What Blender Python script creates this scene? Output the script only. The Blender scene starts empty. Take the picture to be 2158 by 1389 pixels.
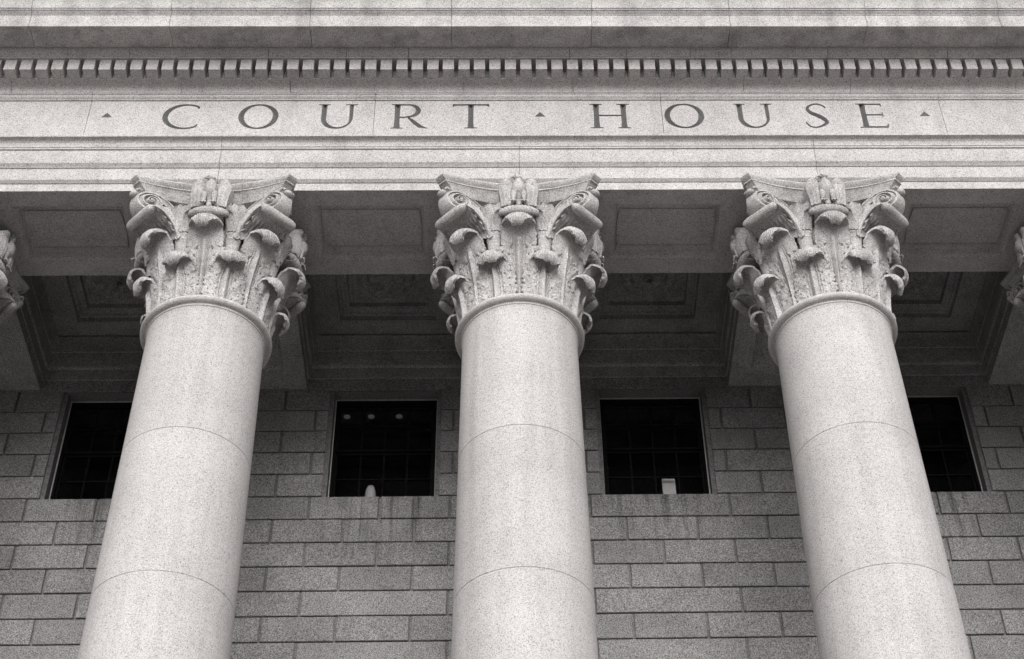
import bpy, bmesh, math, random
from mathutils import Vector, Matrix

random.seed(7)
SC = bpy.context.scene
COL = SC.collection
PI = math.pi

# ------------------------------------------------------------------ camera
F_PX, W_PX = 3484.0942, 2158.0
YAW, PITCH, ROLL = -0.0401, 0.7534, -0.0330
cam = bpy.data.cameras.new('camera')
cam.sensor_fit = 'HORIZONTAL'; cam.sensor_width = 36.0
cam.lens = F_PX / W_PX * 36.0
cam.shift_x = -81.64 / W_PX; cam.shift_y = 28.66 / W_PX
cam.clip_start = 0.1; cam.clip_end = 2000
camo = bpy.data.objects.new('camera', cam); COL.objects.link(camo)
fw = Vector((-math.sin(YAW) * math.cos(PITCH), math.cos(YAW) * math.cos(PITCH), math.sin(PITCH)))
rt = Vector((math.cos(YAW), math.sin(YAW), 0)); up = rt.cross(fw)
r2 = math.cos(ROLL) * rt + math.sin(ROLL) * up
u2 = -math.sin(ROLL) * rt + math.cos(ROLL) * up
M = Matrix((r2, u2, -fw)).transposed().to_4x4()
M.translation = Vector((-0.2042, -13.0658, 0.0))
camo.matrix_world = M
SC.camera = camo

# ------------------------------------------------------------------ sky, sun, exposure
SUN_EL, SUN_AZ = math.radians(24), math.radians(-4)      # azimuth measured from straight behind the camera
world = bpy.data.worlds.new('World'); SC.world = world; world.use_nodes = True
nt = world.node_tree; nt.nodes.clear()
sky = nt.nodes.new('ShaderNodeTexSky'); sky.sky_type = 'NISHITA'; sky.sun_disc = False
sky.sun_elevation = SUN_EL; sky.sun_rotation = PI + SUN_AZ
sky.dust_density = 4.0; sky.ozone_density = 1.0
hsv = nt.nodes.new('ShaderNodeHueSaturation'); hsv.inputs['Saturation'].default_value = 0.03
bgn = nt.nodes.new('ShaderNodeBackground'); bgn.inputs['Strength'].default_value = 0.13
wout = nt.nodes.new('ShaderNodeOutputWorld')
nt.links.new(sky.outputs[0], hsv.inputs['Color']); nt.links.new(hsv.outputs[0], bgn.inputs['Color'])
nt.links.new(bgn.outputs[0], wout.inputs['Surface'])
sun = bpy.data.lights.new('sun', 'SUN'); sun.energy = 1.1; sun.angle = math.radians(85); sun.color = (1.0, 0.975, 0.955)
suno = bpy.data.objects.new('sun', sun); COL.objects.link(suno)
sd = Vector((math.sin(SUN_AZ) * math.cos(SUN_EL), -math.cos(SUN_AZ) * math.cos(SUN_EL), math.sin(SUN_EL)))
suno.rotation_euler = sd.to_track_quat('Z', 'Y').to_euler()
suno.location = (0, -30, 40)
SC.view_settings.view_transform = 'Standard'
SC.view_settings.look = 'None'
SC.view_settings.gamma = 1.0
SC.view_settings.exposure = 0.64
SC.cycles.max_bounces = 6; SC.cycles.diffuse_bounces = 4
SC.cycles.use_denoising = True

# ------------------------------------------------------------------ materials
def new_mat(name):
    m = bpy.data.materials.new(name); m.use_nodes = True
    t = m.node_tree; t.nodes.clear()
    out = t.nodes.new('ShaderNodeOutputMaterial')
    b = t.nodes.new('ShaderNodeBsdfPrincipled')
    t.links.new(b.outputs[0], out.inputs['Surface'])
    return m, t, b

def nd(t, kind, **kw):
    n = t.nodes.new(kind)
    for k, v in kw.items(): setattr(n, k, v)
    return n

def mathn(t, op, a, b=None, clamp=False):
    n = nd(t, 'ShaderNodeMath', operation=op); n.use_clamp = clamp
    for i, x in enumerate((a, b)):
        if x is None: continue
        if isinstance(x, (int, float)): n.inputs[i].default_value = x
        else: t.links.new(x, n.inputs[i])
    return n.outputs[0]

def noise(t, vec, scale, detail=2.0, rough=0.5):
    n = nd(t, 'ShaderNodeTexNoise'); n.inputs['Scale'].default_value = scale
    n.inputs['Detail'].default_value = detail; n.inputs['Roughness'].default_value = rough
    t.links.new(vec, n.inputs['Vector']); return n.outputs['Fac']

def maprange(t, v, a, b, c, d):
    n = nd(t, 'ShaderNodeMapRange'); n.clamp = True
    for i, x in zip((1, 2, 3, 4), (a, b, c, d)): n.inputs[i].default_value = x
    t.links.new(v, n.inputs[0]); return n.outputs[0]

def vscale(t, vec, s):
    n = nd(t, 'ShaderNodeVectorMath', operation='MULTIPLY'); n.inputs[1].default_value = s
    t.links.new(vec, n.inputs[0]); return n.outputs[0]

def granite(name, base=(0.45, 0.430, 0.424), speck=0.55, grain=0.28, gs=1.0, mott=0.12, rand=0.0, bump=0.35,
            streak=None, blotch=0.0, rough=0.75):
    m, t, b = new_mat(name)
    pos = nd(t, 'ShaderNodeNewGeometry').outputs['Position']
    n1 = noise(t, pos, 46 * gs, 1.0, 0.6)
    n2 = noise(t, pos, 105 * gs, 0.0, 0.6)
    n3 = noise(t, pos, 1.3, 2.0, 0.6)
    vo = nd(t, 'ShaderNodeTexVoronoi'); vo.inputs['Scale'].default_value = 70 * gs
    t.links.new(pos, vo.inputs['Vector'])
    cellv = nd(t, 'ShaderNodeSeparateColor'); t.links.new(vo.outputs['Color'], cellv.inputs[0])
    dark = maprange(t, cellv.outputs[0], 0.80, 0.98, 0.0, 1.0)                 # biotite flecks
    g1 = maprange(t, n1, 0.36, 0.64, 1.0 - grain, 1.0 + grain * 0.55)
    g2 = maprange(t, n2, 0.40, 0.60, 1.0 - grain * 0.7, 1.0 + grain * 0.4)
    f = mathn(t, 'MULTIPLY', g1, g2)
    f = mathn(t, 'MULTIPLY', f, mathn(t, 'SUBTRACT', 1.0, mathn(t, 'MULTIPLY', dark, speck)))
    f = mathn(t, 'MULTIPLY', f, maprange(t, n3, 0.3, 0.7, 1.0 - mott, 1.0 + mott * 0.6))
    if rand:
        oi = nd(t, 'ShaderNodeObjectInfo')
        f = mathn(t, 'MULTIPLY', f, maprange(t, oi.outputs['Random'], 0, 1, 1.0 - rand, 1.0 + rand * 0.7))
    if blotch:                                                               # weathering crust in patches
        nb = noise(t, pos, 5.0, 3.0, 0.7)
        f = mathn(t, 'MULTIPLY', f, maprange(t, nb, 0.45, 0.68, 1.0, 1.0 - blotch))
    if streak:                                                               # rain streaks
        ns = noise(t, vscale(t, pos, (streak[1], streak[1], streak[2])), 1.0, 2.0, 0.65)
        s = maprange(t, ns, 0.48, 0.72, 0.0, streak[0])
        if len(streak) > 3:
            sx = nd(t, 'ShaderNodeSeparateXYZ'); t.links.new(pos, sx.inputs[0])
            z0, z1 = streak[3], streak[4]
            k = maprange(t, sx.outputs[2], z0, z1, 0.0, 1.0)
            bx = mathn(t, 'ABSOLUTE', mathn(t, 'SUBTRACT', mathn(t, 'PINGPONG', mathn(t, 'ADD', sx.outputs[0], 34.0 + 0.0), 1.7), 1.7))
            k = mathn(t, 'MULTIPLY', k, maprange(t, bx, 0.45, 0.75, 1.0, 0.0))
            k = mathn(t, 'MULTIPLY', k, maprange(t, sx.outputs[2], 12.44, 12.46, 1.0, 0.0))
            s = mathn(t, 'MULTIPLY', s, k)
        f = mathn(t, 'MULTIPLY', f, mathn(t, 'SUBTRACT', 1.0, s))
    cm = nd(t, 'ShaderNodeVectorMath', operation='SCALE')
    cm.inputs[0].default_value = base; t.links.new(f, cm.inputs['Scale'])
    t.links.new(cm.outputs[0], b.inputs['Base Color'])
    b.inputs['Roughness'].default_value = rough
    b.inputs['Specular IOR Level'].default_value = 0.25
    bm_ = nd(t, 'ShaderNodeBump'); bm_.inputs['Strength'].default_value = bump; bm_.inputs['Distance'].default_value = 0.006
    t.links.new(n1, bm_.inputs['Height']); t.links.new(bm_.outputs[0], b.inputs['Normal'])
    return m

def plain(name, col, rough=0.6, metal=0.0, emit=0.0, var=0.15, scale=20.0):
    m, t, b = new_mat(name)
    pos = nd(t, 'ShaderNodeNewGeometry').outputs['Position']
    n = noise(t, pos, scale, 3.0)
    cm = nd(t, 'ShaderNodeVectorMath', operation='SCALE'); cm.inputs[0].default_value = col
    t.links.new(maprange(t, n, 0.3, 0.7, 1 - var, 1 + var), cm.inputs['Scale'])
    t.links.new(cm.outputs[0], b.inputs['Base Color'])
    b.inputs['Roughness'].default_value = rough; b.inputs['Metallic'].default_value = metal
    b.inputs['Specular IOR Level'].default_value = 0.08
    if emit:
        b.inputs['Emission Color'].default_value = (*col, 1); b.inputs['Emission Strength'].default_value = emit
    return m

def glass_mat():
    m = bpy.data.materials.new('window_glass'); m.use_nodes = True
    t = m.node_tree; t.nodes.clear()
    out = nd(t, 'ShaderNodeOutputMaterial'); mx = nd(t, 'ShaderNodeMixShader')
    tr = nd(t, 'ShaderNodeBsdfTransparent'); tr.inputs[0].default_value = (0.84, 0.84, 0.84, 1)
    gl = nd(t, 'ShaderNodeBsdfGlossy'); gl.inputs['Roughness'].default_value = 0.03
    fr = nd(t, 'ShaderNodeFresnel'); fr.inputs[0].default_value = 1.75
    pos = nd(t, 'ShaderNodeNewGeometry').outputs['Position']
    bp = nd(t, 'ShaderNodeBump'); bp.inputs['Strength'].default_value = 0.015; bp.inputs['Distance'].default_value = 0.02
    t.links.new(noise(t, pos, 3.0, 1.0), bp.inputs['Height']); t.links.new(bp.outputs[0], gl.inputs['Normal'])
    t.links.new(fr.outputs[0], mx.inputs[0]); t.links.new(tr.outputs[0], mx.inputs[1]); t.links.new(gl.outputs[0], mx.inputs[2])
    t.links.new(mx.outputs[0], out.inputs['Surface'])
    return m

MAT = {
    'shaft': granite('shaft_granite', speck=0.50, grain=0.20, gs=1.9, mott=0.09, rand=0.035, bump=0.15, streak=(0.15, 4.0, 0.16)),
    'carved': granite('carved_granite', base=(0.43, 0.415, 0.408), speck=0.45, grain=0.26, gs=1.5, mott=0.12, blotch=0.30, bump=0.5),
    'entab': granite('entablature_granite', speck=0.55, grain=0.24, gs=1.7, mott=0.07, rand=0.03, blotch=0.12, bump=0.25, streak=(0.10, 4.0, 0.3)),
    'cornice': granite('cornice_granite', speck=0.55, grain=0.26, gs=1.7, mott=0.12, rand=0.04, blotch=0.20, bump=0.3, streak=(0.34, 2.6, 0.25)),
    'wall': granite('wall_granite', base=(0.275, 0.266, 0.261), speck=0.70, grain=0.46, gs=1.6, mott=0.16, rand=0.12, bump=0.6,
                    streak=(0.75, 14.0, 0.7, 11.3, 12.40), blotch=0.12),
    'joint': granite('joint_mortar', base=(0.19, 0.185, 0.181), speck=0.4, grain=0.3, mott=0.15, bump=0.4),
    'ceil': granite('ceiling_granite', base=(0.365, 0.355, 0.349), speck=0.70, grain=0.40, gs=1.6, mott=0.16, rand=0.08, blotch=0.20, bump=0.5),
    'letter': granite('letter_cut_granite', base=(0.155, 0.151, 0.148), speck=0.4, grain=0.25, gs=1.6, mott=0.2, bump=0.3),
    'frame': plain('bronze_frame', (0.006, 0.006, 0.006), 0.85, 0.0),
    'bead': plain('lit_edge_bead', (0.40, 0.39, 0.38), 0.6, 0.0),  # light caught along the window frame's edge, put into a pale colour
    'glass': glass_mat(),
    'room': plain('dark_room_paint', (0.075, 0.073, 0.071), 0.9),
    'roomceil': plain('room_ceiling_paint', (0.60, 0.585, 0.57), 0.9),
    'lamp': plain('room_lamp', (0.9, 0.88, 0.85), 0.5, 0, 0.035),
    'white': plain('white_card', (0.80, 0.78, 0.76), 0.7, var=0.05),
    'asphalt': plain('asphalt', (0.07, 0.069, 0.068), 0.9, var=0.3),
    'paving': plain('granite_paving', (0.33, 0.322, 0.315), 0.8, var=0.25, scale=8),
}

# ------------------------------------------------------------------ helpers
def obj_from(name, me, parent=None, loc=None, rotz=0.0):
    o = bpy.data.objects.new(name, me); COL.objects.link(o)
    if parent is not None: o.parent = parent
    if loc: o.location = loc
    if rotz: o.rotation_euler = (0, 0, rotz)
    return o

def mk(name, verts, faces, mat, smooth=False):
    me = bpy.data.meshes.new(name); me.from_pydata([tuple(v) for v in verts], [], faces); me.validate()
    bm = bmesh.new(); bm.from_mesh(me); bmesh.ops.recalc_face_normals(bm, faces=bm.faces); bm.to_mesh(me); bm.free()
    me.materials.append(mat)
    if smooth is True:
        me.polygons.foreach_set('use_smooth', [True] * len(me.polygons))
    elif smooth:
        me.polygons.foreach_set('use_smooth', [True] * len(me.polygons))
        me.set_sharp_from_angle(angle=math.radians(smooth))
    return me

def mesh(name, verts, faces, mat, parent=None, smooth=False, loc=None, rotz=0.0):
    return obj_from(name, mk(name, verts, faces, mat, smooth), parent, loc, rotz)

def tag(o, label=None, cat=None, group=None, kind=None):
    for k, v in (('label', label), ('category', cat), ('group', group), ('kind', kind)):
        if v: o[k] = v
    return o

def empty(name, loc=(0, 0, 0)):
    o = bpy.data.objects.new(name, None); COL.objects.link(o); o.location = loc; o.empty_display_size = 0.3
    return o

def boxvf(x0, x1, y0, y1, z0, z1):
    v = [(x0, y0, z0), (x1, y0, z0), (x1, y1, z0), (x0, y1, z0), (x0, y0, z1), (x1, y0, z1), (x1, y1, z1), (x0, y1, z1)]
    f = [(0, 3, 2, 1), (4, 5, 6, 7), (0, 1, 5, 4), (1, 2, 6, 5), (2, 3, 7, 6), (3, 0, 4, 7)]
    return v, f

def box(name, x0, x1, y0, y1, z0, z1, mat, parent=None):
    return mesh(name, *boxvf(x0, x1, y0, y1, z0, z1), mat, parent)

def join(parts):
    V, Fc = [], []
    for v, f in parts:
        k = len(V); V += list(v); Fc += [tuple(i + k for i in q) for q in f]
    return V, Fc

def extrude_x(prof, x0, x1, closed=True, caps=True):
    n = len(prof)
    v = [(x0, y, z) for y, z in prof] + [(x1, y, z) for y, z in prof]
    m = n if closed else n - 1
    f = [(i, (i + 1) % n, n + (i + 1) % n, n + i) for i in range(m)]
    if caps and closed: f += [tuple(range(n)), tuple(range(2 * n - 1, n - 1, -1))]
    return v, f

def catmull(pts, n):
    """arc-length resampled Catmull-Rom through pts"""
    pts = [Vector(p) for p in pts]
    P = [pts[0] * 2 - pts[1]] + pts + [pts[-1] * 2 - pts[-2]]
    dense = []
    for i in range(1, len(P) - 2):
        for k in range(24):
            t = k / 24.0
            a, b, c, d = P[i - 1], P[i], P[i + 1], P[i + 2]
            dense.append(0.5 * ((2 * b) + (c - a) * t + (2 * a - 5 * b + 4 * c - d) * t * t + (3 * b - a - 3 * c + d) * t ** 3))
    dense.append(pts[-1])
    L = [0.0]
    for i in range(1, len(dense)): L.append(L[-1] + (dense[i] - dense[i - 1]).length)
    out, j = [], 0
    for k in range(n):
        s = L[-1] * k / (n - 1)
        while j < len(L) - 2 and L[j + 1] < s: j += 1
        t = (s - L[j]) / max(1e-9, L[j + 1] - L[j])
        out.append(dense[j].lerp(dense[j + 1], min(1, max(0, t))))
    return out

def lerp_table(tab, x):
    if x <= tab[0][0]: return tab[0][1]
    for (a, p), (b, q) in zip(tab, tab[1:]):
        if x <= b:
            t = (x - a) / (b - a); t = t * t * (3 - 2 * t)
            return p + (q - p) * t
    return tab[-1][1]

def sstep(a, b, x):
    t = min(1, max(0, (x - a) / (b - a))); return t * t * (3 - 2 * t)

def gauss(x): return math.exp(-x * x)

def lathe(prof, n=96, close_top=True, close_bottom=True):
    v, f = [], []
    for r, z in prof:
        for i in range(n):
            a = 2 * PI * i / n; v.append((r * math.sin(a), -r * math.cos(a), z))
    for j in range(len(prof) - 1):
        for i in range(n):
            f.append((j * n + i, j * n + (i + 1) % n, (j + 1) * n + (i + 1) % n, (j + 1) * n + i))
    if close_bottom: f.append(tuple(range(n - 1, -1, -1)))
    if close_top: f.append(tuple((len(prof) - 1) * n + i for i in range(n)))
    return v, f

def tube(path, rad, n=10, flat=None):
    """round or flattened tube along 3-D points; rad is a number or list"""
    v, f = [], []
    prev = None
    for k, p in enumerate(path):
        p = Vector(p)
        t = (Vector(path[min(k + 1, len(path) - 1)]) - Vector(path[max(k - 1, 0)])).normalized()
        if prev is None:
            s = t.cross(Vector((0, 0, 1)))
            if s.length < 1e-3: s = t.cross(Vector((1, 0, 0)))
        else:
            s = prev - t * prev.dot(t)
        s.normalize(); prev = s; q = t.cross(s)
        r = rad[k] if isinstance(rad, (list, tuple)) else rad
        for i in range(n):
            a = 2 * PI * i / n; v.append(p + s * (r * math.cos(a)) + q * (r * math.sin(a) * (flat or 1)))
    m = len(path)
    for j in range(m - 1):
        for i in range(n):
            f.append((j * n + i, j * n + (i + 1) % n, (j + 1) * n + (i + 1) % n, (j + 1) * n + i))
    f.append(tuple(range(n - 1, -1, -1))); f.append(tuple((m - 1) * n + i for i in range(n)))
    return v, f

def ellipsoid(c, s, nu=14, nv=10, rx=0.0, rz=0.0):
    v, f = [], []
    R = Matrix.Rotation(rz, 3, 'Z') @ Matrix.Rotation(rx, 3, 'X')
    for j in range(nv + 1):
        b = -PI / 2 + PI * j / nv
        for i in range(nu):
            a = 2 * PI * i / nu
            p = R @ Vector((s[0] * math.cos(b) * math.cos(a), s[1] * math.cos(b) * math.sin(a), s[2] * math.sin(b)))
            v.append(p + Vector(c))
    for j in range(nv):
        for i in range(nu):
            f.append((j * nu + i, j * nu + (i + 1) % nu, (j + 1) * nu + (i + 1) % nu, (j + 1) * nu + i))
    return v, f

# ------------------------------------------------------------------ dimensions (metres, camera eye at z = 0)
S = 3.4                      # column spacing
ZS = 14.018                  # architrave soffit
GROUND, PODIUM = -2.6, -0.9
YW = 2.89                    # face of the wall behind the columns
COURSE, ZSILL = 0.346, 12.45
BAYS = [-2.5, -1.5, -0.5, 0.5, 1.5, 2.5]
XEND = 10.2

# ------------------------------------------------------------------ ground and podium
g = mesh('ground', [(-300, -300, GROUND), (300, -300, GROUND), (300, 300, GROUND), (-300, 300, GROUND)], [(0, 1, 2, 3)], MAT['asphalt'])
tag(g, 'dark street surface in front of the court house', kind='structure')
pv = mesh('pavement', *boxvf(-60, 60, -34, -5.2, GROUND + 0.004, GROUND + 0.14), MAT['paving']); tag(pv, 'pale granite pavement before the steps', kind='structure')
st = []
for i in range(10):
    st.append(boxvf(-14, 14, -5.0 + i * 0.34, 3.6, GROUND + 0.15 + i * 0.155, GROUND + 0.15 + (i + 1) * 0.155 - 0.004))
steps = mesh('steps', *join(st), MAT['paving']); tag(steps, 'broad granite steps rising to the colonnade', kind='structure')
PODIUM = GROUND + 0.15 + 10 * 0.155

# ------------------------------------------------------------------ wall behind the columns
wall = empty('court_house_wall', (0, YW, PODIUM))
tag(wall, 'shaded grey granite block wall with four dark windows behind the columns', 'wall', kind='thing')
WL = Vector((0, YW, PODIUM))
def wv(parts):     # world verts -> wall local
    v, f = parts
    return [Vector(p) - WL for p in v], f
HEAD = 14.172
WHALF = 0.66
rects = []
xs = [-XEND]
for b in BAYS:
    c = b * S
    rects.append((xs[-1], c - WHALF, ZSILL, HEAD)); xs.append(c + WHALF)
rects.append((xs[-1], XEND, ZSILL, HEAD))
rects += [(-XEND, XEND, PODIUM, ZSILL), (-XEND, XEND, HEAD, 15.6)]
bk = [boxvf(a, b, YW + 0.034, YW + 0.42, c, d) for a, b, c, d in rects]
mesh('wall_backing', *wv(join(bk)), MAT['joint'], wall)

_bcache = {}
def stone_block(x0, x1, z0, z1, dy=0.0):
    key = (round(x1 - x0, 3), round(z1 - z0, 3))
    if key not in _bcache:
        w, h = x1 - x0, z1 - z0
        c, d = 0.006, 0.042
        v = []
        for (i, yy) in ((0, d), (0, c), (c, 0)):
            v += [(i, yy, i), (w - i, yy, i), (w - i, yy, h - i), (i, yy, h - i)]
        f = [(8, 9, 10, 11)]
        for a in (0, 4):
            f += [(a + k, a + (k + 1) % 4, a + 4 + (k + 1) % 4, a + 4 + k) for k in range(4)]
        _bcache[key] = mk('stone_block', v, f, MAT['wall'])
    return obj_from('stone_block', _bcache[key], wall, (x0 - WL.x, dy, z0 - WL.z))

JV, JH = 0.030, 0.018
WIN_EDGE = 0.700
def course_blocks(k, joints):
    z0 = ZSILL + k * COURSE; z1 = z0 + COURSE
    for a, b in zip(joints, joints[1:]):
        if b - a < 0.06: continue
        stone_block(a + JV / 2, b - JV / 2, z0 + JH / 2, z1 - JH / 2, random.uniform(-0.0025, 0.0025))
for k in range(-9, 5):
    z0 = ZSILL + k * COURSE
    even = (k % 2 == 0)
    J = []
    for b in [-2] + BAYS + [2] if False else BAYS:
        c = b * S
        if k < 0:
            if k % 2 == -1 % 2:
                rel = [-0.85, 0.0, 0.85]
                if (k == -5 and b in (-0.5, 0.5, 1.5)) or (k == -1 and b in (0.5,)) or (k == -7 and b in (-0.5, 0.5, -1.5)): rel = [-0.85, 0.85]
            else:
                rel = [-1.275, -0.425, 0.425, 1.275]
            J += [c + r for r in rel]
        else:
            rel = [-1.275, 1.275] if even else [-0.875, 0.875]
            J.append((c + rel[0],)); J.append((c - WIN_EDGE, c + WIN_EDGE)); J.append((c + rel[1],))
    lim = 8.6
    if k < 0:
        if k % 2 == -1 % 2: J += [i * S for i in (-2, -1, 0, 1, 2)]
        J = [-lim] + sorted(x for x in J if -lim < x < lim) + [lim]
        course_blocks(k, J)
    else:
        segs = []; cur = [-lim]
        for it in J:
            if len(it) == 1: cur.append(it[0])
            else:
                cur.append(it[0]); segs.append(cur); cur = [it[1]]
        cur.append(lim); segs.append(cur)
        for sg in segs:
            sg = sorted(x for x in sg if -lim <= x <= lim)
            # split at the column axis on odd courses
            full = []
            for a, b in zip(sg, sg[1:]):
                full.append(a)
                if not even and b - a > 1.3: full.append((a + b) / 2)
            if sg: full.append(sg[-1])
            course_blocks(k, full)
# plain lintel course above the window heads
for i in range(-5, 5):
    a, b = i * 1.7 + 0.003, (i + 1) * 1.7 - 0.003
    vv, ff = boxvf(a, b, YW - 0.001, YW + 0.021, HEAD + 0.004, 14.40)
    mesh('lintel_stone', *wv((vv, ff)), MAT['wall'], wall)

# windows
YFR = YW + 0.20
def bar(x0, x1, z0, z1, y0, y1): return boxvf(x0, x1, y0, y1, z0, z1)
for b in BAYS[1:5]:
    c = b * S
    x0, x1, z0, z1 = c - WHALF, c + WHALF, ZSILL - 0.02, HEAD - 0.002
    # stone reveals are the thickness of the backing; bronze frame
    fr = [bar(x0, x0 + 0.045, z0, z1, YFR, YFR + 0.10), bar(x1 - 0.045, x1, z0, z1, YFR, YFR + 0.10),
          bar(x0 + 0.045, x1 - 0.045, z1 - 0.05, z1, YFR, YFR + 0.10), bar(x0 + 0.045, x1 - 0.045, z0, z0 + 0.06, YFR, YFR + 0.10)]
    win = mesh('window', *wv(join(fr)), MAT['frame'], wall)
    be = [bar(x0, x0 + 0.014, z0, z1 - 0.014, YFR - 0.012, YFR - 0.001), bar(x1 - 0.014, x1, z0, z1 - 0.014, YFR - 0.012, YFR - 0.001),
          bar(x0, x1, z1 - 0.014, z1, YFR - 0.012, YFR - 0.001)]
    mesh('metal_bead', *wv(join(be)), MAT['bead'], win)
    mid = 13.323
    for nm, za, zb, yo in (('sash', mid, z1 - 0.05, 0.015), ('sash', z0 + 0.06, mid, 0.050)):
        xa, xb = x0 + 0.045, x1 - 0.045
        y0, y1 = YFR + yo, YFR + yo + 0.033
        rail = 0.035
        mesh(nm, *wv(join([bar(xa, xa + 0.03, za, zb, y0, y1), bar(xb - 0.03, xb, za, zb, y0, y1),
                       bar(xa + 0.03, xb - 0.03, za, za + rail, y0, y1), bar(xa + 0.03, xb - 0.03, zb - 0.03, zb, y0, y1)])), MAT['frame'], win)
        ia, ib, ja, jb = xa + 0.03, xb - 0.03, za + rail, zb - 0.03
        mw = 0.011
        for q in (1, 2, 3):
            xm = ia + (ib - ia) * q / 4
            mesh('muntin', *wv(bar(xm - mw, xm + mw, ja, jb, y0 + 0.004, y1 - 0.004)), MAT['frame'], win)
        zm = (ja + jb) / 2
        mesh('muntin', *wv(bar(ia, ib, zm - mw, zm + mw, y0 + 0.006, y1 - 0.006)), MAT['frame'], win)
        for q in range(4):
            for w in range(2):
                pa, pb = ia + (ib - ia) * q / 4 + (mw if q else 0), ia + (ib - ia) * (q + 1) / 4 - (mw if q < 3 else 0)
                qa, qb = (ja, zm - mw) if w == 0 else (zm + mw, jb)
                yy = (y0 + y1) / 2
                tl = random.uniform(-0.0004, 0.0004)
                po = mesh('pane', *wv(([(pa, yy + tl, qa), (pb, yy + tl, qa), (pb, yy - tl, qb), (pa, yy - tl, qb)], [(0, 1, 2, 3)])), MAT['glass'], win)
                if po.data.polygons[0].normal.y > 0: po.data.flip_normals()
    # dark room behind
    rx0, rx1, ry0, ry1, rz0, rz1 = c - 1.55, c + 1.55, YW + 0.425, YW + 4.2, ZSILL - 0.8, 14.58
    V = [(rx0, ry0, rz0), (rx1, ry0, rz0), (rx1, ry1, rz0), (rx0, ry1, rz0), (rx0, ry0, rz1), (rx1, ry0, rz1), (rx1, ry1, rz1), (rx0, ry1, rz1)]
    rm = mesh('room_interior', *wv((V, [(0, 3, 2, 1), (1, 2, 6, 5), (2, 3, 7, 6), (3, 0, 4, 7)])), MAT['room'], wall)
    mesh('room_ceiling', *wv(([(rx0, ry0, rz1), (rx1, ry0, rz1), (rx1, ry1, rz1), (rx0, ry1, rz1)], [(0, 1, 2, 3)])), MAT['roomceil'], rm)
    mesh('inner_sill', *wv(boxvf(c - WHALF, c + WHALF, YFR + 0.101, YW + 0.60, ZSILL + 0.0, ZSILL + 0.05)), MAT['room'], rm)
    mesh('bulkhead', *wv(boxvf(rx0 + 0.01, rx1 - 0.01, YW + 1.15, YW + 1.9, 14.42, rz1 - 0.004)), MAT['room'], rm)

# ------------------------------------------------------------------ portico ceiling
ceil = empty('portico_ceiling', (0, 1.9, 14.2))
tag(ceil, 'dark coffered granite ceiling between the columns and the wall', 'ceiling', kind='thing')
CL = Vector((0, 1.9, 14.2))
def cv(parts):
    v, f = parts
    return [Vector(p) - CL for p in v], f
ZC = 15.08
def rect_loop(cx, cy, hx, hy, z, bulge=0.0, n=10):
    """loop of points round a rectangle whose short ends bulge outwards"""
    pts = []
    for i in range(n): t = i / n; pts.append((cx - hx + 2 * hx * t, cy - hy, z))
    for i in range(n): t = i / n; pts.append((cx + hx + bulge * (1 - (2 * t - 1) ** 2), cy - hy + 2 * hy * t, z))
    for i in range(n): t = i / n; pts.append((cx + hx - 2 * hx * t, cy + hy, z))
    for i in range(n): t = i / n; pts.append((cx - hx - bulge * (1 - (2 * t - 1) ** 2), cy + hy - 2 * hy * t, z))
    return pts
def rings(loops, cap=True):
    n = len(loops[0]); V = [p for l in loops for p in l]; Fc = []
    for j in range(len(loops) - 1):
        for i in range(n):
            Fc.append((j * n + i, j * n + (i + 1) % n, (j + 1) * n + (i + 1) % n, (j + 1) * n + i))
    if cap: Fc.append(tuple((len(loops) - 1) * n + i for i in range(n)))
    return V, Fc
MOULD = [(0.0, 14.357), (0.02, 14.357), (0.02, 14.53), (0.03, 14.54), (0.040, 14.555), (0.045, 14.585), (0.045, 14.81), (0.055, 14.815),
         (0.057, 14.84), (0.062, 14.89), (0.070, 14.95), (0.080, 15.00), (0.092, 15.03), (0.095, 15.035), (0.095, 15.055), (0.0, 15.055)]
YIN = 0.97
def rosette(cx, cy, z, hole):
    n, V, Fc = 96, [], []
    prof = [(0.0, 0.0)] if not hole else []
    rr = ([0.045, 0.05] if hole else []) + [0.075, 0.085, 0.11, 0.15, 0.19, 0.22, 0.24, 0.27, 0.31, 0.335, 0.35, 0.355]
    def h(r, a):
        k = 0.0
        if r < 0.075: return 0.10
        if r < 0.24: k = 0.05 + 0.05 * abs(math.cos(4 * a)) * math.sin(PI * (r - 0.075) / 0.165)
        else: k = 0.03 + 0.05 * abs(math.cos(8 * a + 0.4)) * math.sin(PI * (r - 0.24) / 0.115)
        return k
    for r in rr:
        for i in range(n):
            a = 2 * PI * i / n
            V.append((cx + r * math.cos(a), cy + r * math.sin(a), z - h(r, a)))
    for j in range(len(rr) - 1):
        for i in range(n):
            Fc.append((j * n + i, j * n + (i + 1) % n, (j + 1) * n + (i + 1) % n, (j + 1) * n + i))
    k = len(V)
    for i in range(n):
        a = 2 * PI * i / n; V.append((cx + 0.355 * math.cos(a), cy + 0.355 * math.sin(a), z + 0.02))
    j = len(rr) - 1
    for i in range(n): Fc.append((j * n + i, j * n + (i + 1) % n, k + (i + 1) % n, k + i))
    if hole:
        k = len(V)
        for i in range(n):
            a = 2 * PI * i / n; V.append((cx + 0.04 * math.cos(a), cy + 0.04 * math.sin(a), z + 0.25))
        for i in range(n): Fc.append((i, (i + 1) % n, k + (i + 1) % n, k + i))
        Fc.append(tuple(k + i for i in range(n)))
    else:
        Fc.append(tuple(range(n)))
    return V, Fc
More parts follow.
